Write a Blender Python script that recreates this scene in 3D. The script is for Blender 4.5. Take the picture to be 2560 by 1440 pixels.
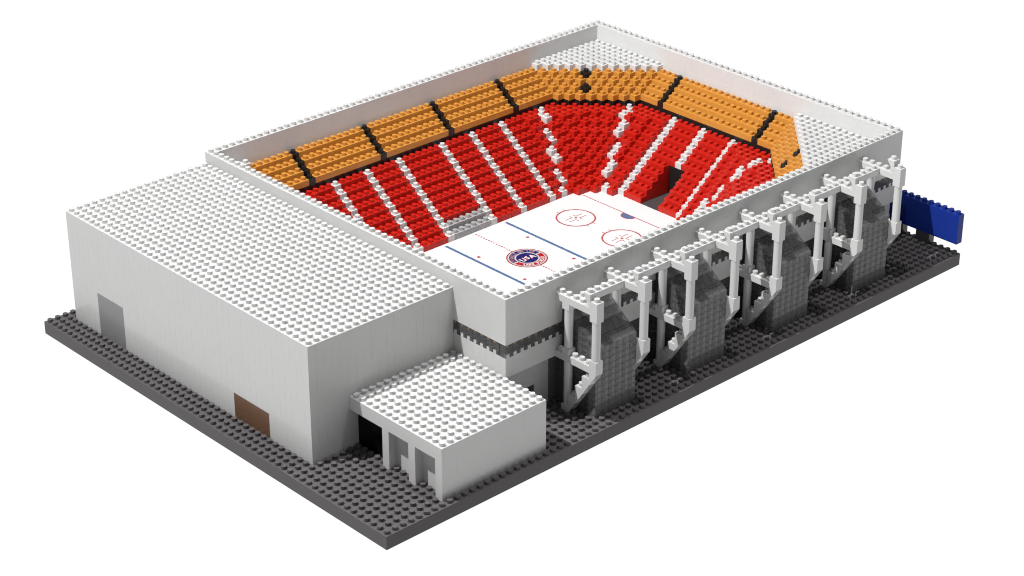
import bpy, math, random
from mathutils import Matrix, Vector

for o in list(bpy.data.objects):
    bpy.data.objects.remove(o, do_unlink=True)
S = bpy.context.scene
COL = S.collection

# ------------------------------------------------------------------ camera
cd = bpy.data.cameras.new("camera")
cam = bpy.data.objects.new("camera", cd)
COL.objects.link(cam)
S.camera = cam
right = Vector((0.731444606, -0.681900864, 0.0)).normalized()
fwd = Vector((0.607521732, 0.651659687, -0.454155258)).normalized()
up = right.cross(fwd).normalized()
M = Matrix.Identity(4)
for i in range(3):
    M[i][0] = right[i]; M[i][1] = up[i]; M[i][2] = -fwd[i]
    M[i][3] = (-110.857901, -136.470129, 116.051417)[i]
cam.matrix_world = M
cd.sensor_fit = 'HORIZONTAL'
cd.sensor_width = 36.0
cd.lens = 5486.2014 / 2560.0 * 36.0
cd.clip_start = 1.0
cd.clip_end = 2000.0
S.render.resolution_x = 1024
S.render.resolution_y = 576

# ------------------------------------------------------------------ white studio surround
W = bpy.data.worlds.new("World")
S.world = W
W.use_nodes = True
nt = W.node_tree
nt.nodes.clear()
tc = nt.nodes.new('ShaderNodeTexCoord')
sx = nt.nodes.new('ShaderNodeSeparateXYZ')
rp = nt.nodes.new('ShaderNodeValToRGB')
bg = nt.nodes.new('ShaderNodeBackground')
wo = nt.nodes.new('ShaderNodeOutputWorld')
mr = nt.nodes.new('ShaderNodeMapRange')
mr.inputs['From Min'].default_value = -1; mr.inputs['From Max'].default_value = 1
nt.links.new(tc.outputs['Generated'], sx.inputs[0])
nt.links.new(sx.outputs['Z'], mr.inputs['Value'])
nt.links.new(mr.outputs[0], rp.inputs[0])
cr = rp.color_ramp
WLOW, WHIGH = 1.02, 0.30
cr.elements[0].position = 0.36; cr.elements[0].color = (WLOW, WLOW, WLOW, 1)
cr.elements[1].position = 0.465; cr.elements[1].color = (WHIGH, WHIGH, WHIGH, 1)
nt.links.new(rp.outputs[0], bg.inputs['Color'])
nt.links.new(bg.outputs[0], wo.inputs['Surface'])

# ------------------------------------------------------------------ two studio lamps
def lamp(name, loc, level, radius):
    d = bpy.data.lights.new(name, 'POINT')
    d.energy = 1.0
    d.shadow_soft_size = radius
    d.use_nodes = True
    n = d.node_tree
    e = n.nodes['Emission']
    f = n.nodes.new('ShaderNodeLightFalloff')
    f.inputs['Strength'].default_value = level * 4 * math.pi ** 2
    n.links.new(f.outputs['Constant'], e.inputs['Strength'])
    o = bpy.data.objects.new(name, d)
    o.location = loc
    COL.objects.link(o)
    return o

lamp("key_lamp", (-52, 49, 170), 1.34, 0.4)
lamp("fill_lamp", (45, -2, 165), 0.37, 0.4)

S.view_settings.view_transform = 'Standard'
S.view_settings.look = 'None'
S.view_settings.exposure = 0
S.view_settings.gamma = 1
S.view_settings.use_curve_mapping = False
S.render.engine = 'CYCLES'
S.cycles.transparent_max_bounces = 40
S.cycles.max_bounces = 10
S.cycles.diffuse_bounces = 3
S.cycles.filter_width = 1.1

# ------------------------------------------------------------------ materials
def plastic(name, rgb, rough=0.28, spec=0.35, joints=None, jdark=0.72, var=0.015):
    m = bpy.data.materials.new(name)
    m.use_nodes = True
    n = m.node_tree
    b = n.nodes['Principled BSDF']
    b.inputs['Roughness'].default_value = rough
    b.inputs['Specular IOR Level'].default_value = spec
    b.inputs['Base Color'].default_value = (*rgb, 1)
    co = n.nodes.new('ShaderNodeTexCoord')
    # slight tone drift of moulded plastic
    no = n.nodes.new('ShaderNodeTexNoise'); no.inputs['Scale'].default_value = 0.35
    n.links.new(co.outputs['Object'], no.inputs['Vector'])
    mrn = n.nodes.new('ShaderNodeMapRange')
    mrn.inputs['To Min'].default_value = 1 - var * 2; mrn.inputs['To Max'].default_value = 1 + var * 2
    n.links.new(no.outputs['Fac'], mrn.inputs['Value'])
    mul = n.nodes.new('ShaderNodeVectorMath'); mul.operation = 'SCALE'
    mul.inputs[0].default_value = rgb
    n.links.new(mrn.outputs[0], mul.inputs['Scale'])
    src = mul.outputs[0]
    if joints:
        # dashed hairline seams between the bricks: vertical every stud, level every course
        sp = n.nodes.new('ShaderNodeSeparateXYZ'); n.links.new(co.outputs['Object'], sp.inputs[0])
        ge = n.nodes.new('ShaderNodeNewGeometry')
        gs = n.nodes.new('ShaderNodeSeparateXYZ'); n.links.new(ge.outputs['True Normal'], gs.inputs[0])
        def mth(op, a, bb=None, c=None):
            q = n.nodes.new('ShaderNodeMath'); q.operation = op
            for i, v in enumerate((a, bb, c)):
                if v is None: continue
                if isinstance(v, (int, float)): q.inputs[i].default_value = v
                else: n.links.new(v, q.inputs[i])
            return q.outputs[0]
        ax = mth('ABSOLUTE', gs.outputs['X']); ay = mth('ABSOLUTE', gs.outputs['Y'])
        az = mth('ABSOLUTE', gs.outputs['Z'])
        u = mth('ADD', mth('MULTIPLY', sp.outputs['X'], ay), mth('MULTIPLY', sp.outputs['Y'], ax))
        z = mth('DIVIDE', sp.outputs['Z'], 0.75)
        du = mth('PINGPONG', u, 0.5); du = mth('LESS_THAN', du, 0.018)
        dz = mth('PINGPONG', z, 0.5); dz = mth('LESS_THAN', dz, 0.020)
        # which bricks show their seam: random per (stud, course)
        cu = n.nodes.new('ShaderNodeCombineXYZ')
        n.links.new(mth('ROUND', u), cu.inputs[0])
        n.links.new(mth('FLOOR', mth('DIVIDE', z, 1.0)), cu.inputs[1])
        wn = n.nodes.new('ShaderNodeTexWhiteNoise'); n.links.new(cu.outputs[0], wn.inputs['Vector'])
        on_v = mth('GREATER_THAN', wn.outputs['Value'], 1 - joints)
        cv = n.nodes.new('ShaderNodeCombineXYZ')
        n.links.new(mth('FLOOR', mth('MULTIPLY', u, 2.3)), cv.inputs[0])
        n.links.new(mth('ROUND', z), cv.inputs[1])
        cv.inputs[2].default_value = 7
        wn2 = n.nodes.new('ShaderNodeTexWhiteNoise'); n.links.new(cv.outputs[0], wn2.inputs['Vector'])
        on_h = mth('GREATER_THAN', wn2.outputs['Value'], 0.72)
        seam = mth('MAXIMUM', mth('MULTIPLY', du, on_v), mth('MULTIPLY', mth('MULTIPLY', dz, on_h), 0.5))
        seam = mth('MULTIPLY', seam, mth('LESS_THAN', az, 0.5))
        mx = n.nodes.new('ShaderNodeMix'); mx.data_type = 'RGBA'
        n.links.new(seam, mx.inputs['Factor'])
        n.links.new(src, mx.inputs[6])
        mx.inputs[7].default_value = tuple(c * jdark for c in rgb) + (1,)
        src = mx.outputs[2]
    n.links.new(src, b.inputs['Base Color'])
    return m

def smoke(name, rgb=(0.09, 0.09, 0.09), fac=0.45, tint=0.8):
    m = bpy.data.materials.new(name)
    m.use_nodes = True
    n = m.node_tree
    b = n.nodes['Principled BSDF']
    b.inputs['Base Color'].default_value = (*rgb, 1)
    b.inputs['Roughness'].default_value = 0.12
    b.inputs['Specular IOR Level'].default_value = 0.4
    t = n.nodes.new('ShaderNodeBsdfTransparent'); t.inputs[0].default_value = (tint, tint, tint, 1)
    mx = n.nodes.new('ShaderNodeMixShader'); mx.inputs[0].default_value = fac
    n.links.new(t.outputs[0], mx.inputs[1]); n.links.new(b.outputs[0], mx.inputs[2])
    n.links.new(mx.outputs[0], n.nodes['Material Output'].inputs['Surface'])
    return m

WHITE = plastic("white_brick", (0.56, 0.56, 0.555), rough=0.16, spec=0.25, joints=0.22, jdark=0.80)
WHITE_TALL = plastic("white_panel_brick", (0.56, 0.56, 0.555), rough=0.16, spec=0.25, joints=0.55, jdark=0.80)
PLAIN = plastic("plain_white_plastic", (0.56, 0.56, 0.555), rough=0.16, spec=0.25)
GREY = plastic("dark_grey_baseplate", (0.100, 0.093, 0.096), rough=0.35, spec=0.08)
GREYSIDE = GREY
ORANGE = plastic("orange_plastic", (0.52, 0.232, 0.042), spec=0.25)
RED = plastic("red_plastic", (0.455, 0.014, 0.008), spec=0.25)
DOORBLACK = plastic("black_door_plastic", (0.003, 0.003, 0.003), spec=0.1)
BLACK = plastic("black_plastic", (0.012, 0.012, 0.012), spec=0.3)
BENCH = plastic("light_grey_plastic", (0.32, 0.318, 0.322))
DOORGREY = plastic("grey_door_plastic", (0.225, 0.225, 0.23), joints=0.6, jdark=0.82)
BROWN = plastic("brown_door_plastic", (0.145, 0.077, 0.044), joints=0.4, jdark=0.8)
BLUE = plastic("blue_sign_plastic", (0.009, 0.027, 0.205), spec=0.15)
POSTM = plastic("charcoal_post_plastic", (0.055, 0.052, 0.052))
ICE = plastic("white_ice_print", (0.60, 0.60, 0.60), rough=0.3, spec=0.1, var=0.004)
P_BLUE = plastic("print_blue", (0.060, 0.122, 0.245), var=0)
P_RED = plastic("print_red", (0.34, 0.056, 0.064), var=0)
E_NAVY = plastic("emblem_navy", (0.001, 0.002, 0.095), var=0)
E_RED = plastic("emblem_red", (0.34, 0.0, 0.010), var=0)
E_GREY = plastic("emblem_grey", (0.41, 0.41, 0.40), var=0)
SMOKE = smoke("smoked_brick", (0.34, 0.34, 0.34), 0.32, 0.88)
SMOKE_SIDE_SHADE = smoke("smoked_brick_shaded_side", (0.20, 0.20, 0.20), 0.32, 0.88)  # same smoked brick, shade of the bay sides put into a darker colour
SMOKE_SHADE = smoke("smoked_brick_shade", (0.15, 0.15, 0.15), 0.8, 0.7)  # dark box colour that paints the shaded right half of each smoked brick
SMOKE_ROOF = smoke("smoked_slope", (0.17, 0.17, 0.17), 0.30, 0.90)
SMOKE_DARK = smoke("smoked_window", (0.15, 0.15, 0.15), 0.5, 0.7)
SMOKE_GL = smoke("smoked_glazing", (0.26, 0.26, 0.26), 0.5, 0.8)
E_LETTER = plastic("emblem_letter_white", (0.55, 0.55, 0.54), var=0)
PIN = plastic("amber_pin", (0.25, 0.14, 0.06))

# ------------------------------------------------------------------ mesh builder
SH, SR, SN = 0.355, 0.297, 20
CIR = [(math.cos(2 * math.pi * i / SN), math.sin(2 * math.pi * i / SN)) for i in range(SN)]

class MB:
    def __init__(self):
        self.v = []; self.f = []; self.sm = []; self.mi = []
    def poly(self, pts, smooth=False, mi=0):
        b = len(self.v)
        self.v += [tuple(p) for p in pts]
        self.f.append(tuple(range(b, b + len(pts)))); self.sm.append(smooth); self.mi.append(mi)
    def box(self, x0, x1, y0, y1, z0, z1, mi=0, skip=''):
        if 't' not in skip: self.poly([(x0, y0, z1), (x1, y0, z1), (x1, y1, z1), (x0, y1, z1)], mi=mi)
        if 'b' not in skip: self.poly([(x0, y0, z0), (x0, y1, z0), (x1, y1, z0), (x1, y0, z0)], mi=mi)
        if 'l' not in skip: self.poly([(x0, y0, z0), (x0, y0, z1), (x0, y1, z1), (x0, y1, z0)], mi=mi)
        if 'r' not in skip: self.poly([(x1, y0, z0), (x1, y1, z0), (x1, y1, z1), (x1, y0, z1)], mi=mi)
        if 'f' not in skip: self.poly([(x0, y0, z0), (x1, y0, z0), (x1, y0, z1), (x0, y0, z1)], mi=mi)
        if 'k' not in skip: self.poly([(x0, y1, z0), (x0, y1, z1), (x1, y1, z1), (x1, y1, z0)], mi=mi)
    def cyl(self, cx, cy, z0, z1, r, n=None, mi=0, cap=True, bottom=False):
        c = CIR if n is None else [(math.cos(2 * math.pi * i / n), math.sin(2 * math.pi * i / n)) for i in range(n)]
        k = len(c); b = len(self.v)
        self.v += [(cx + r * a, cy + r * d, z0) for a, d in c]
        self.v += [(cx + r * a, cy + r * d, z1) for a, d in c]
        for i in range(k):
            j = (i + 1) % k
            self.f.append((b + i, b + j, b + k + j, b + k + i)); self.sm.append(True); self.mi.append(mi)
        if cap: self.poly([(cx + r * a, cy + r * d, z1) for a, d in c], mi=mi)
        if bottom: self.poly([(cx + r * a, cy + r * d, z0) for a, d in reversed(c)], mi=mi)
    def stud(self, x, y, z, mi=0):          # x, y = stud cell
        self.cyl(x + .5, y + .5, z, z + SH, SR, mi=mi)
    def prism_x(self, poly, x0, x1, mi=0):  # poly in (y,z), counter-clockwise seen from +x
        n = len(poly)
        self.poly([(x1, a, b) for a, b in poly], mi=mi)
        self.poly([(x0, a, b) for a, b in reversed(poly)], mi=mi)
        for i in range(n):
            a, b = poly[i]; c, d = poly[(i + 1) % n]
            self.poly([(x1, a, b), (x0, a, b), (x0, c, d), (x1, c, d)], mi=mi)
    def build(self, name, mats, parent=None, origin=None):
        me = bpy.data.meshes.new(name)
        if origin:
            ox, oy, oz = origin
            vs = [(a - ox, b - oy, c - oz) for a, b, c in self.v]
        else: vs = self.v
        me.from_pydata(vs, [], self.f)
        me.polygons.foreach_set('use_smooth', self.sm)
        if not isinstance(mats, (list, tuple)): mats = [mats]
        for m in mats: me.materials.append(m)
        me.polygons.foreach_set('material_index', self.mi)
        me.update()
        o = bpy.data.objects.new(name, me)
        COL.objects.link(o)
        if origin: o.location = origin
        if parent: o.parent = parent
        return o

def tag(o, label=None, cat=None, group=None, kind=None):
    if label: o['label'] = label
    if cat: o['category'] = cat; o['kind'] = kind or 'thing'
    if group: o['group'] = group
    if kind: o['kind'] = kind
    return o

def empty(name, label, cat, loc=(0, 0, 0), group=None):
    o = bpy.data.objects.new(name, None)
    o.empty_display_size = 0.5
    COL.objects.link(o)
    o.location = loc
    return tag(o, label, cat, group)

def rect_wall(mb, u0, u1, z0, z1, holes, face):
    """front skin of a wall in (u,z) with rectangular holes; face(u,z)->point"""
    us = sorted({u0, u1, *[h[0] for h in holes], *[h[1] for h in holes]})
    zs = sorted({z0, z1, *[h[2] for h in holes], *[h[3] for h in holes]})
    for i in range(len(us) - 1):
        for j in range(len(zs) - 1):
            cu, cz = (us[i] + us[i + 1]) / 2, (zs[j] + zs[j + 1]) / 2
            if any(h[0] < cu < h[1] and h[2] < cz < h[3] for h in holes): continue
            mb.poly([face(us[i], zs[j]), face(us[i + 1], zs[j]), face(us[i + 1], zs[j + 1]), face(us[i], zs[j + 1])])

# ================================================================== ground: the studded baseplate
g = MB()
g.box(0, 90, 0, 60, -1.5, 0)
def covered(x, y):
    if 3 <= x < 22 and 15 <= y < 58: return True
    if x >= 22 and x < 86 and y >= 8 and y < 58: return True
    if 10 <= x < 22 and 1 <= y < 15: return True
    if 8 <= x < 10 and (1 <= y < 2 or 5 <= y < 6 or 9 <= y < 10): return True
    if x == 9 and 1 <= y < 15: return True
    for t in (30, 44, 58, 72):
        if t <= x < t + 6 and 2 <= y < 8: return True
    for fr in range(29, 79, 7):
        if x == fr and y == 5: return True
    if x == 89 and y in (4, 5, 8, 9): return True
    return False
for x in range(90):
    for y in range(60):
        if not covered(x, y): g.stud(x, y, 0)
base = g.build("ground", GREY)
tag(base, "dark grey studded baseplate that the whole brick model stands on", "baseplate", kind="structure")

# ================================================================== hall (large white block, left)
hall = empty("gymnasium_hall", "tall white windowless brick hall with a studded flat roof, left of the open arena", "building", (3, 15, 0))
def P(mb, name, mats, par):
    return mb.build(name, mats, par) if par is None else _loc(mb, name, mats, par)
def _loc(mb, name, mats, par):
    o = mb.build(name, mats)
    o.parent = par
    o.matrix_parent_inverse = Matrix.Translation(-Vector(par.location))
    return o
w = MB()
H = 13.5
rect_wall(w, 15, 58, 0, H, [(48, 53, 0, 5.25), (22, 28, 0, 3.0)], lambda u, z: (3, 15 + 58 - u if False else u, z))
# make -x face outward (reverse order)
w.f = [tuple(reversed(f)) for f in w.f]
w.poly([(3, 15, 0), (22, 15, 0), (22, 15, H), (3, 15, H)])
w.poly([(22, 58, 0), (3, 58, 0), (3, 58, H), (22, 58, H)])
w.poly([(22, 15, 0), (22, 58, 0), (22, 58, H), (22, 15, H)])
_loc(w, "wall", WHITE_TALL, hall)
r = MB()
r.box(3, 22, 15, 58, H - 0.4, H, skip='lrfkb')
for x in range(3, 22):
    for y in range(15, 58): r.stud(x, y, H)
_loc(r, "roof", PLAIN, hall)
d = MB(); d.box(3, 3.6, 48, 53, 0, 5.25, skip='r'); dd = _loc(d, "door", DOORGREY, hall)
dd['label'] = "tall grey door"
d = MB(); d.box(3, 3.6, 22, 28, 0, 3.0, skip='r'); dd = _loc(d, "door", BROWN, hall)
dd['label'] = "low brown garage door"

# ================================================================== annex (low block, front)
ann = empty("entrance_annex", "low white flat-roofed brick annex with two recessed bays, standing in front of the hall", "building", (8, 1, 0))
r = MB()
r.box(8, 22, 1, 15, 4.5, 6)
for x in range(8, 22):
    for y in range(1, 15): r.stud(x, y, 6)
_loc(r, "roof", WHITE, ann)
w = MB()
w.box(9, 22, 1, 2, 0, 4.5, skip='tb')
w.box(9, 10, 2, 10, 0, 4.5, skip='tb')
w.box(10, 22, 2, 15, 0, 4.4, skip='tblf')
_loc(w, "wall", WHITE, ann)
for y in (1, 5, 9):
    p = MB(); p.box(8, 9, y, y + 1, 0, 4.5, skip='tb')
    _loc(p, "pillar", WHITE, ann)
p = MB(); p.box(9, 10, 10, 15, 0, 4.5, skip='tbf')
_loc(p, "door", DOORBLACK, ann)['label'] = "wide black door"

# ================================================================== arena shell
AH = 15.0
BAYS = [(30, 36), (44, 50), (58, 64), (72, 78)]
arena = empty("arena_building", "white rectangular brick arena without a roof, studs along the top of its walls", "building", (22, 7, 0))
def slab(name, boxes, studs, extra=None, mat=WHITE):
    mb = MB()
    for b in boxes: mb.box(*b)
    for s in studs: mb.stud(*s)
    if extra: extra(mb)
    return _loc(mb, name, mat, arena)
# long back wall, far end wall
slab("wall", [(22, 86, 57, 58, 0, AH)], [(x, 57, AH) for x in range(22, 86)])
slab("wall", [(85, 86, 8, 57, 0, AH)], [(85, y, AH) for y in range(7, 57)])
# near end wall (x = 22): window strip from y 7..15
slab("wall", [(22, 23, 8, 57, 9.75, AH), (22, 23, 8, 57, 0, 8.25), (22, 23, 15, 57, 8.25, 9.75)], [(22, y, AH) for y in range(8, 57)])
# street side wall (y = 7): upper part, window strip, open bays
bx = []
bx.append((22, 86, 7, 8, 12, AH))
xs = [22] + [v for b in BAYS for v in b] + [86]
for a, b in zip(xs[0::2], xs[1::2]):
    bx.append((a, b, 7, 8, 9.75, 12)); bx.append((a, b, 7, 8, 6, 8.25))
slab("wall", bx, [(x, 7, AH) for x in range(22, 86 - 1)])
# ground floor, set back one stud
slab("ground_floor_wall", [(23, 25, 8, 9, 0, 6), (25, 27, 8, 9, 3, 6), (27, 29, 8, 9, 0, 6), (22, 23, 7.98, 8, 0, 6)], [])

def window_band(name, segs):
    mb = MB()
    for (ax, a, b) in segs:
        for k in range(a, b):
            for z in (8.25, 9.0):
                e = .012
                if ax == 'x':
                    mb.box(k + e, k + 1 - e, 7.0 + e, 7.9, z + e, z + .75 - e)
                    if z < 8.5: mb.box(k + .12, k + .55, 7.005, 7.3, 8.27, 8.66, mi=1)
                    if z > 8.5: mb.box(k + .15, k + .45, 7.007, 7.3, 9.50, 9.73, mi=3)
                else:
                    mb.box(22 + e, 22.9, k + e, k + 1 - e, z + e, z + .75 - e)
                    if z < 8.5: mb.box(22.005, 22.3, k + .45, k + .85, 8.27, 8.64, mi=1)
                    if z > 8.5: mb.box(22.007, 22.3, k + .52, k + .78, 9.50, 9.74, mi=3)
    return mb
segs = [('x', a, b) for a, b in zip(xs[0::2], xs[1::2])]
wb = window_band("window_band", [('x', 22, 30), ('y', 8, 15)])
_loc(wb, "window_band", [SMOKE_DARK, PLAIN, SMOKE_DARK, PIN], arena)
for a, b in list(zip(xs[0::2], xs[1::2]))[1:]:
    _loc(window_band("window_band", [('x', a, b)]), "window_band", [SMOKE_DARK, PLAIN, SMOKE_DARK, PIN], arena)
# dark smoked glazing of the ground floor behind the bays
gl = MB()
for k in range(29, 86):
    inbay = any(a <= k < b for a, b in BAYS)
    top = 12.0 if inbay else 6.0
    for j in range(int(round(top / .75))):
        z = j * .75; e = .012
        gl.box(k + e, k + 1 - e, 8 + e, 8.9, z + e, z + .75 - e)
        gl.cyl(k + .5, 8.45, z + e, z + SH, SR, n=10)
_loc(gl, "glazing", SMOKE_GL, arena)
gd = MB(); gd.box(25.01, 26.99, 8.1, 8.9, 0, 3)
_loc(gd, "window", SMOKE_DARK, arena)
# charcoal sheets added to stand in for the dark interior behind the glazing
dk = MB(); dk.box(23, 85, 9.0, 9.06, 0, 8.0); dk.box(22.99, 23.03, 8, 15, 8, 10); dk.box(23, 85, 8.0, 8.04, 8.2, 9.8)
_loc(dk, "interior_shade_sheet", POSTM, arena)

# ================================================================== seating bowl
ROWS = {
 51: '1111100000000', 50: '2222211000000', 49: '33333221100000', 48: '444443322110000',
 47: '5555544332211000', 46: '66666554432211000', 45: '777776655432210000',
 44: '8888877665432210000', 43: '9999988776543210000', 42: '.....99887654321000', 41: '.......987654321000',
 40: '........98765432100', 39: '........98765432100'}
def info(x, y):
    """(kind, level, is_aisle) for a bowl cell, by symmetry about x=49.5 and y=33"""
    X = x if x >= 50 else 99 - x
    Y = y if y >= 33 else 66 - y
    s = X + Y
    if s >= 129 or Y > 56 and s >= 127: return ('white', 0, False)
    rr = min(56 - Y, 84 - X, 128 - s)
    if rr < 4:
        r_ = max(rr, 0)
        if Y >= 52 and X < 73 or rr == 56 - Y:
            a = X in (55, 66) and X < 72
        else: a = False
        if rr == 84 - X and Y in (41,): a = True
        if (X, Y) in ((77, 51), (76, 50)): a = True
        return ('orange', r_, a)
    if Y == 52: L = 0
    elif Y <= 38: L = 80 - X
    elif X < 62: L = 52 - Y
    else:
        row = ROWS[Y]; i = X - 62
        if i >= len(row) or row[i] == '.':
            return ('ice', 0, False)
        L = int(row[i])
    if L > 9 or L < 0: return ('ice', 0, False)
    a = False
    if X in (53, 58, 63) and Y == 52 - L: a = True
    if Y == 38 and X == 80 - L: a = True
    if Y == 33 and X == 80 - L and L <= 4: a = True
    if (X, Y) in ((70,52),(69,51),(69,50),(68,49),(68,48),(67,47),(67,46),(66,45),(66,44),(65,43),
                  (79,45),(78,44),(77,44),(76,43),(75,43),(74,42),(73,42),(72,41),(71,41),(70,40)): a = True
    return ('red', L, a)

HT = {}; CELL = {}
for x in range(23, 85):
    for y in range(8, 57):
        k, L, a = info(x, y)
        if k == 'red' and L >= 5 and x >= 71 and 32 <= y <= 34:
            CELL[x, y] = ('tunnel', L, False); HT[x, y] = 0.78; continue
        CELL[x, y] = (k, L, a)
        HT[x, y] = {'white': 12.75, 'orange': 12 - .75 * L, 'red': 8.25 - .75 * L, 'ice': .75}[k]
def side(x, y):
    dl, dr = 56 - y, y - 10
    df, dn = 84 - x, x - 15
    m = min(dl, dr, df, dn)
    if m == dl: return 'back'
    if m == df: return 'far'
    if m == dr: return 'street'
    return 'near'
def cells_mesh(cells, riser=None):
    mb = MB()
    for (x, y) in cells:
        z = HT[x, y]
        mb.poly([(x, y, z), (x + 1, y, z), (x + 1, y + 1, z), (x, y + 1, z)])
        mb.stud(x, y, z)
        for dx, dy in ((1, 0), (-1, 0), (0, 1), (0, -1)):
            n = HT.get((x + dx, y + dy))
            if n is None or n >= z: continue
            lo = n
            if CELL[x, y][0] == 'orange' and CELL.get((x + dx, y + dy), ('',))[0] == 'red':
                lo = 9.0
                if riser is not None: quad(riser, x, y, dx, dy, n, 9.0)
            if CELL.get((x + dx, y + dy), ('',))[0] == 'tunnel' and dx:
                lo = 4.5
                if riser is not None: quad(riser, x, y, dx, dy, n, 4.5)
            quad(mb, x, y, dx, dy, lo, z)
    return mb
def quad(mb, x, y, dx, dy, z0, z1):
    if dx == 1: p = [(x + 1, y), (x + 1, y + 1)]
    elif dx == -1: p = [(x, y + 1), (x, y)]
    elif dy == 1: p = [(x + 1, y + 1), (x, y + 1)]
    else: p = [(x, y), (x + 1, y)]
    mb.poly([(*p[0], z0), (*p[1], z0), (*p[1], z1), (*p[0], z1)])

SIDES = {
 'back': ("along the long back wall", 57), 'far': ("behind the far goal line", 0),
 'street': ("along the wall beside the glass bays", 0), 'near': ("at the near end beside the hall", 0)}
ANCH = {'back': (50, 50, .75), 'far': (78, 33, .75), 'street': (50, 16, .75), 'near': (24, 33, .75)}
BENCHCELLS = [(x, y) for x in range(47, 53) for y in (43, 44)]
def split_aisles(cells, reach=2):
    """group cells into connected flights or row segments"""
    rng = range(-reach, reach + 1)
    left = set(cells); out = []
    while left:
        st = [left.pop()]; comp = []
        while st:
            c = st.pop(); comp.append(c)
            for dx in rng:
                for dy in rng:
                    q = (c[0] + dx, c[1] + dy)
                    if q in left: left.remove(q); st.append(q)
        out.append(sorted(comp))
    return out
for sd, (where, _) in SIDES.items():
    up_ = [c for c in CELL if CELL[c][0] == 'orange' and side(*c) == sd]
    lo_ = [c for c in CELL if CELL[c][0] == 'red' and side(*c) == sd and c not in BENCHCELLS]
    if up_:
        t = empty("upper_stand", "orange upper seating stand with black aisles " + where, "seating stand", ANCH[sd], "orange upper stands around the rink")
        ris = MB()
        for L in range(4):
            cs = [c for c in up_ if CELL[c][1] == L and not CELL[c][2]]
            for seg in split_aisles(cs, 1): _loc(cells_mesh(seg, ris), "seat_row", ORANGE, t)
        for comp in split_aisles([c for c in up_ if CELL[c][2]]):
            _loc(cells_mesh(comp, ris), "aisle", BLACK, t)
        if ris.f: _loc(ris, "riser", BLACK, t)
    if lo_:
        t = empty("lower_stand", "red lower seating stand with white aisle steps " + where, "seating stand", ANCH[sd], "red lower stands around the rink")
        ris = MB()
        for L in range(10):
            cs = [c for c in lo_ if CELL[c][1] == L and not CELL[c][2]]
            for seg in split_aisles(cs, 1): _loc(cells_mesh(seg, ris), "seat_row", RED, t)
        for comp in split_aisles([c for c in lo_ if CELL[c][2]]):
            _loc(cells_mesh(comp, ris), "aisle", PLAIN, t)
        if sd == 'far':
            tf = MB()
            tf.box(71, 76, 32, 35, .70, .78)
            _loc(tf, "tunnel_floor", POSTM, t)
            _loc(ris, "tunnel_shade_sheet", BLACK, t)  # black end sheet and dark floor paint in the shade inside the tunnel
b = cells_mesh(BENCHCELLS)
tag(_loc(b, "penalty_bench", BENCH, empty("penalty_box", "light grey two-step bench set into the red seats at the middle of the rink side", "bench", (50, 44, .75))))
WC = [c for c in CELL if CELL[c][0] == 'white']
for nm, f in (("white studded filler block in the far back corner of the arena", lambda c: c[0] > 50 and c[1] > 33),
              ("white studded filler block in the right corner of the arena above the blue sign", lambda c: c[0] > 50 and c[1] < 33),
              ("white studded filler block in the left corner of the arena behind the hall roof", lambda c: c[0] < 50 and c[1] > 33),
              ("white studded filler block in the near corner of the arena, hidden behind its walls", lambda c: c[0] < 50 and c[1] < 33)):
    cs = [c for c in WC if f(c)]
    if cs:
        x0, y0 = min(c[0] for c in cs), min(c[1] for c in cs)
        o = cells_mesh(cs).build("corner_block", PLAIN, origin=(x0, y0, 12))
        tag(o, nm, "corner block", "white corner blocks of the arena")

# ================================================================== ice rink with its printed markings
rink = empty("ice_rink", "white ice hockey rink with blue and red lines at the bottom of the arena", "ice rink", (50, 33.5, .75))
ic = MB()
for c in CELL:
    if CELL[c][0] == 'ice': pass
ic.poly([(28, 23, .75), (72, 23, .75), (72, 44, .75), (28, 44, .75)])
_loc(ic, "ice_sheet", ICE, rink)
ZM = .756
def flat(name, polys, mat, z=ZM, par=rink):
    mb = MB()
    for p in polys: mb.poly([(a, b2, z) for a, b2 in p])
    return _loc(mb, name, mat, par)
def arc(cx, cy, r0, r1, a0, a1, n=48):
    out = []
    for i in range(n):
        t0 = math.radians(a0 + (a1 - a0) * i / n); t1 = math.radians(a0 + (a1 - a0) * (i + 1) / n)
        out.append([(cx + r0 * math.cos(t0), cy + r0 * math.sin(t0)), (cx + r1 * math.cos(t0), cy + r1 * math.sin(t0)),
                    (cx + r1 * math.cos(t1), cy + r1 * math.sin(t1)), (cx + r0 * math.cos(t1), cy + r0 * math.sin(t1))])
    return out
def disc(cx, cy, r, n=40):
    return [(cx + r * math.cos(2 * math.pi * i / n), cy + r * math.sin(2 * math.pi * i / n)) for i in range(n)]
def bar(x0, y0, x1, y1, w_):
    d_ = Vector((x1 - x0, y1 - y0)); n_ = Vector((-d_.y, d_.x)).normalized() * w_ / 2
    return [(x0 - n_.x, y0 - n_.y), (x1 - n_.x, y1 - n_.y), (x1 + n_.x, y1 + n_.y), (x0 + n_.x, y0 + n_.y)]
for x in (45.1, 54.95): flat("blue_line", [[(x - .20, 24.5), (x + .20, 24.5), (x + .20, 42.5), (x - .20, 42.5)]], P_BLUE)
dash = []
y = 24.5
while y < 42.5:
    dash.append([(49.84, y), (50.04, y), (50.04, y + .25), (49.84, y + .25)]); y += .455
flat("center_line", dash, P_RED)
for x in (46, 54):
    for y in (29.6, 37.6): flat("faceoff_spot", [disc(x, y, .225)], P_RED)
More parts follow.
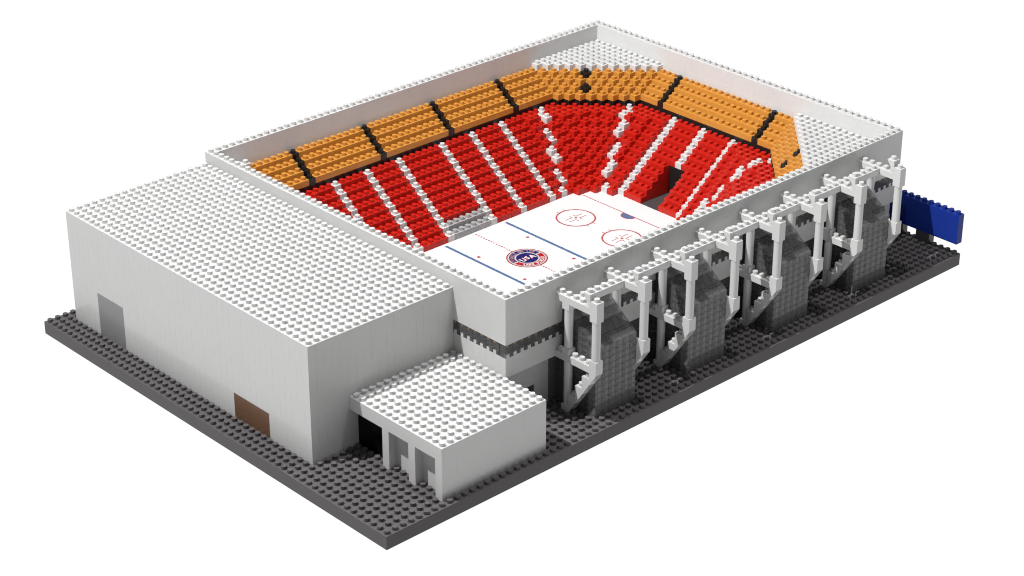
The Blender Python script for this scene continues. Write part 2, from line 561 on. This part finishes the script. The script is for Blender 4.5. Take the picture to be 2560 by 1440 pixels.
for sx_, cx in ((1, 62.15), (-1, 37.85)):
    for cy in (37.55, 29.58):
        ps = arc(cx, cy, 2.30, 2.51, 0, 360) + [disc(cx, cy, .19)]
        for q in (-.53, .53):
            for e in (1, -1): ps.append(bar(cx + q, cy + e * 2.42, cx + q, cy + e * 2.85, .13))
        for a in (1, -1):
            for b2 in (1, -1):
                ps.append(bar(cx + a * .33, cy + b2 * .33, cx + a * 1.42, cy + b2 * .33, .11))
                ps.append(bar(cx + a * .33, cy + b2 * .33, cx + a * .33, cy + b2 * .84, .11))
        flat("faceoff_circle", ps, P_RED)
for e, gx in ((1, 67.55), (-1, 32.45)):
    flat("goal_line", [[(gx - .07, 25.2), (gx + .07, 25.2), (gx + .07, 41.8), (gx - .07, 41.8)]], P_RED)
    a0, a1 = (90, 270) if e > 0 else (-90, 90)
    flat("goal_crease", arc(gx - e * .04, 33.55, 0.0, .98, a0, a1, 24), P_BLUE, .754)
    flat("goal_crease", arc(gx - e * .04, 33.55, .96, 1.10, a0, a1, 24), P_RED, .755)

# emblem at centre ice
emb = empty("emblem", None, None, (50.05, 33.5, .75))
emb.parent = rink; emb.matrix_parent_inverse = Matrix.Translation(-Vector(rink.location))
EX, EY = 50.05, 33.5
def eflat(name, polys, mat, z):
    mb = MB()
    for p in polys: mb.poly([(a - EX, b2 - EY, z - .75) for a, b2 in p])
    o = mb.build(name, mat); o.parent = emb; return o
ez = .762
eflat("outer_ring", arc(EX, EY, 2.34, 2.49, 0, 360, 64), E_RED, ez)
eflat("grey_disc", [disc(EX, EY, 2.365, 64)], E_GREY, ez - .002)
eflat("upper_band", arc(EX, EY, 1.52, 2.15, 4, 176, 40), E_NAVY, ez + .002)
eflat("lower_band", arc(EX, EY, 1.52, 2.15, 184, 356, 40), E_RED, ez + .002)
eflat("center_disc", [disc(EX, EY, 1.32, 56)], E_NAVY, ez + .002)

def glyphs(name, chars, mat, z, bold=0.02):
    """chars: list of (char, x, y, angle, size, squeeze) -> one flat mesh"""
    dg = None
    mb = MB()
    for ch, px_, py_, ang, size, sq in chars:
        cu = bpy.data.curves.new("glyph", 'FONT')
        cu.body = ch; cu.size = size; cu.align_x = 'CENTER'; cu.align_y = 'CENTER'
        cu.offset = bold; cu.resolution_u = 2
        ob = bpy.data.objects.new("glyph", cu); COL.objects.link(ob)
        dg = bpy.context.evaluated_depsgraph_get()
        me = bpy.data.meshes.new_from_object(ob.evaluated_get(dg))
        ca, sa = math.cos(ang), math.sin(ang)
        bs = len(mb.v)
        ys = [v.co.y for v in me.vertices] or [0]
        cyy = (min(ys) + max(ys)) / 2
        for v in me.vertices:
            a, b2 = v.co.x * sq, v.co.y - cyy
            mb.v.append((px_ + a * ca - b2 * sa - EX, py_ + a * sa + b2 * ca - EY, z - .75))
        for p in me.polygons:
            mb.f.append(tuple(bs + i for i in p.vertices)); mb.sm.append(False); mb.mi.append(0)
        bpy.data.objects.remove(ob, do_unlink=True); bpy.data.meshes.remove(me); bpy.data.curves.remove(cu)
    o = mb.build(name, mat); o.parent = emb
    return o
def on_arc(text, r, a0, a1, size, flip=False, sq=.8):
    out = []
    n = len(text)
    for i, ch in enumerate(text):
        if ch == ' ': continue
        a = math.radians(a0 + (a1 - a0) * i / (n - 1))
        out.append((ch, EX + r * math.cos(a), EY + r * math.sin(a), a + (math.pi / 2 if flip else -math.pi / 2), size, sq))
    return out
mi_ = on_arc("MIRACLE ON ICE", 1.835, 166, 24, .62, sq=.74)
glyphs("upper_lettering_edge", mi_, E_GREY, ez + .005, .030)
glyphs("upper_lettering", mi_, E_RED, ez + .007, .004)
lp = on_arc("LAKE PLACID", 1.835, 218, 324, .64, True, .82)
glyphs("lower_lettering", lp, E_LETTER, ez + .006, .028)
usa = [("U", EX - .72, EY - .10, .04, 1.12, .95), ("S", EX, EY + .02, 0, 1.02, .98), ("A", EX + .74, EY - .06, -.04, 1.12, .95)]
glyphs("center_lettering_edge", usa, E_RED, ez + .005, .08)
glyphs("center_lettering", usa, E_LETTER, ez + .008, .045)

# ================================================================== support frames
FR = list(range(29, 79, 7))
def frame(x0, label):
    t = empty("support_frame", label, "frame", (x0, 5, 0), "white support frames along the arena wall")
    m = MB(); m.box(0, 1, -4, 2, 12.75, 13.5)
    for y in (2, 3, 4, 5, 6): m.stud(0, y - 5, 13.5)
    m.box(0, 1, 0, 1, 12, 12.75, skip='t'); m.box(0, 1, -4, -3, 12, 12.75, skip='t')
    m.build("top_beam", WHITE, t)
    m = MB(); m.box(0, 1, -4, -3, 13.5, 14.25, skip='b'); m.stud(0, -4, 14.25)
    m.prism_x([(-3, 13.5), (-2, 15), (-3, 15)], 0, 1); m.stud(0, -3, 15)
    m.build("bracket", WHITE, t)
    m = MB(); m.cyl(.5, -3.5, 7.5, 12, .468, n=40, cap=False); m.build("outer_column", PLAIN, t)
    m = MB(); m.cyl(.5, .5, .75, 12, .468, n=40, cap=False); m.build("inner_column", PLAIN, t)
    m = MB(); m.box(0, 1, -4, 2, 6, 6.75)
    m.box(0, 1, 0, 1, 6.75, 7.5, skip='b'); m.box(0, 1, -4, -3, 6.75, 7.5, skip='b')
    for y in (2, 3, 4, 6): m.stud(0, y - 5, 6.75)
    m.build("lower_beam", WHITE, t)
    m = MB()
    prof = [(1, 6), (5, 0), (6, 0), (6, .75), (5, .75), (5, 2.25), (4, 2.25), (4, 3.75), (3, 3.75), (3, 5.25), (2, 5.25), (2, 6)]
    prof = [(a - 5, b) for a, b in prof]
    for xa, xb in ((0, .09), (.91, 1)): m.prism_x(prof, xa, xb)
    for y, z0, z1 in ((2, 4.5, 5.25), (3, 3.0, 3.75), (4, 1.5, 2.25), (5, 0, .75)):
        m.box(.09, .91, y - 5, y - 4, z0, z1, skip='lr')
    for y, z0, z1 in ((1.9, 4.9, 6), (2.9, 3.4, 4.6), (3.9, 1.9, 3.1), (4.9, .4, 1.6)):
        m.box(.09, .91, y - 5, y - 4.9, z0, z1, skip='lr')
    for y, z in ((2, 5.25), (3, 3.75), (4, 2.25)): m.stud(0, y - 5, z)
    m.build("brace", WHITE, t)
    return t
names = ["first", "second", "third", "fourth", "fifth", "sixth", "seventh"]
proto = frame(FR[0], "white stepped support frame nearest the low annex, first of the row along the arena wall")
for i, x in enumerate(FR[1:], 1):
    r_ = proto.copy(); COL.objects.link(r_)
    r_.location = (x, 5, 0)
    r_['label'] = ("white stepped support frame at the far end of the row, nearest the blue sign" if i == 7 else
                   "white stepped support frame along the arena wall, %s in the row counted from the annex" % names[i])
    for ch in list(proto.children):
        c = ch.copy(); COL.objects.link(c); c.parent = r_
# cross beams between the frames
for i, x in enumerate(FR[:-1]):
    m = MB(); m.box(0, 6, 0, 1, 0, .75)
    for k in range(6): m.stud(k, 0, .75)
    if i == 0: cbm = m.build("cross_beam", WHITE)
    else:
        cbm = bpy.data.objects.new("cross_beam", bpy.data.objects["cross_beam"].data); COL.objects.link(cbm)
    cbm.location = (x + 1, 4, 12.75)
    tag(cbm, "white studded cross beam joining the %s and %s support frames from the annex" % (names[i], (names + ["last"])[i + 1]),
        "beam", "cross beams between the support frames")

# ================================================================== smoked glass bays
def bay(x0, label):
    t = empty("glass_bay", label, "glass bay", (x0, 2, 0), "smoked glass bays between the frames")
    e = .02
    def brick(m, x, y, z):
        m.box(x + e, x + 1 - e, y + e, y + 1 - e, z + e, z + .75 - e)
        m.cyl(x + .5, y + .5, z + e, z + SH, SR, n=10)
        m.box(x + .56, x + .97, y + .12, y + .88, z + .10, z + .70, mi=1, skip='bk')
    m = MB()
    for k in range(6):
        for j in range(11): brick(m, k, 0, j * .75)
    m.build("front_wall", [SMOKE, SMOKE_SHADE], t)
    for xx in (0, 5):
        m = MB()
        for k in range(1, 6):
            for j in range(11 + k):
                brick(m, xx, k, j * .75)
        m.build("side_wall", [SMOKE_SIDE_SHADE, SMOKE_SHADE], t)
    m = MB()
    for k in range(5):
        z = 8.25 + .75 * k
        for xx in range(6):
            p = [(k + e, z + e), (k + 1 - e, z + e), (k + 1 - e, z + .75 - e)]
            if k == 0 or True: m.prism_x(p, xx + e, xx + 1 - e)
    m.build("roof", SMOKE_ROOF, t)
    return t
BL = ["smoked grey brick glass bay with a sloping roof, nearest the annex",
      "smoked grey brick glass bay with a sloping roof, second from the annex",
      "smoked grey brick glass bay with a sloping roof, third from the annex",
      "smoked grey brick glass bay with a sloping roof, nearest the blue sign"]
pb = bay(BAYS[0][0], BL[0])
for (a, b), lb in zip(BAYS[1:], BL[1:]):
    r_ = pb.copy(); COL.objects.link(r_); r_.location = (a, 2, 0); r_['label'] = lb
    for ch in list(pb.children):
        c = ch.copy(); COL.objects.link(c); c.parent = r_

# ================================================================== sign
sg = empty("billboard", "long plain blue studded sign board on dark posts behind the far end of the arena", "sign", (89, 5, 0))
m = MB(); m.box(89, 90, 0, 14, 1.5, 5.25)
for y in range(14): m.stud(89, y, 5.25)
_loc(m, "board", BLUE, sg)
for y in (4, 8):
    m = MB(); m.box(89, 90, y, y + 2, 0, 1.5, skip='t'); _loc(m, "post", POSTM, sg)
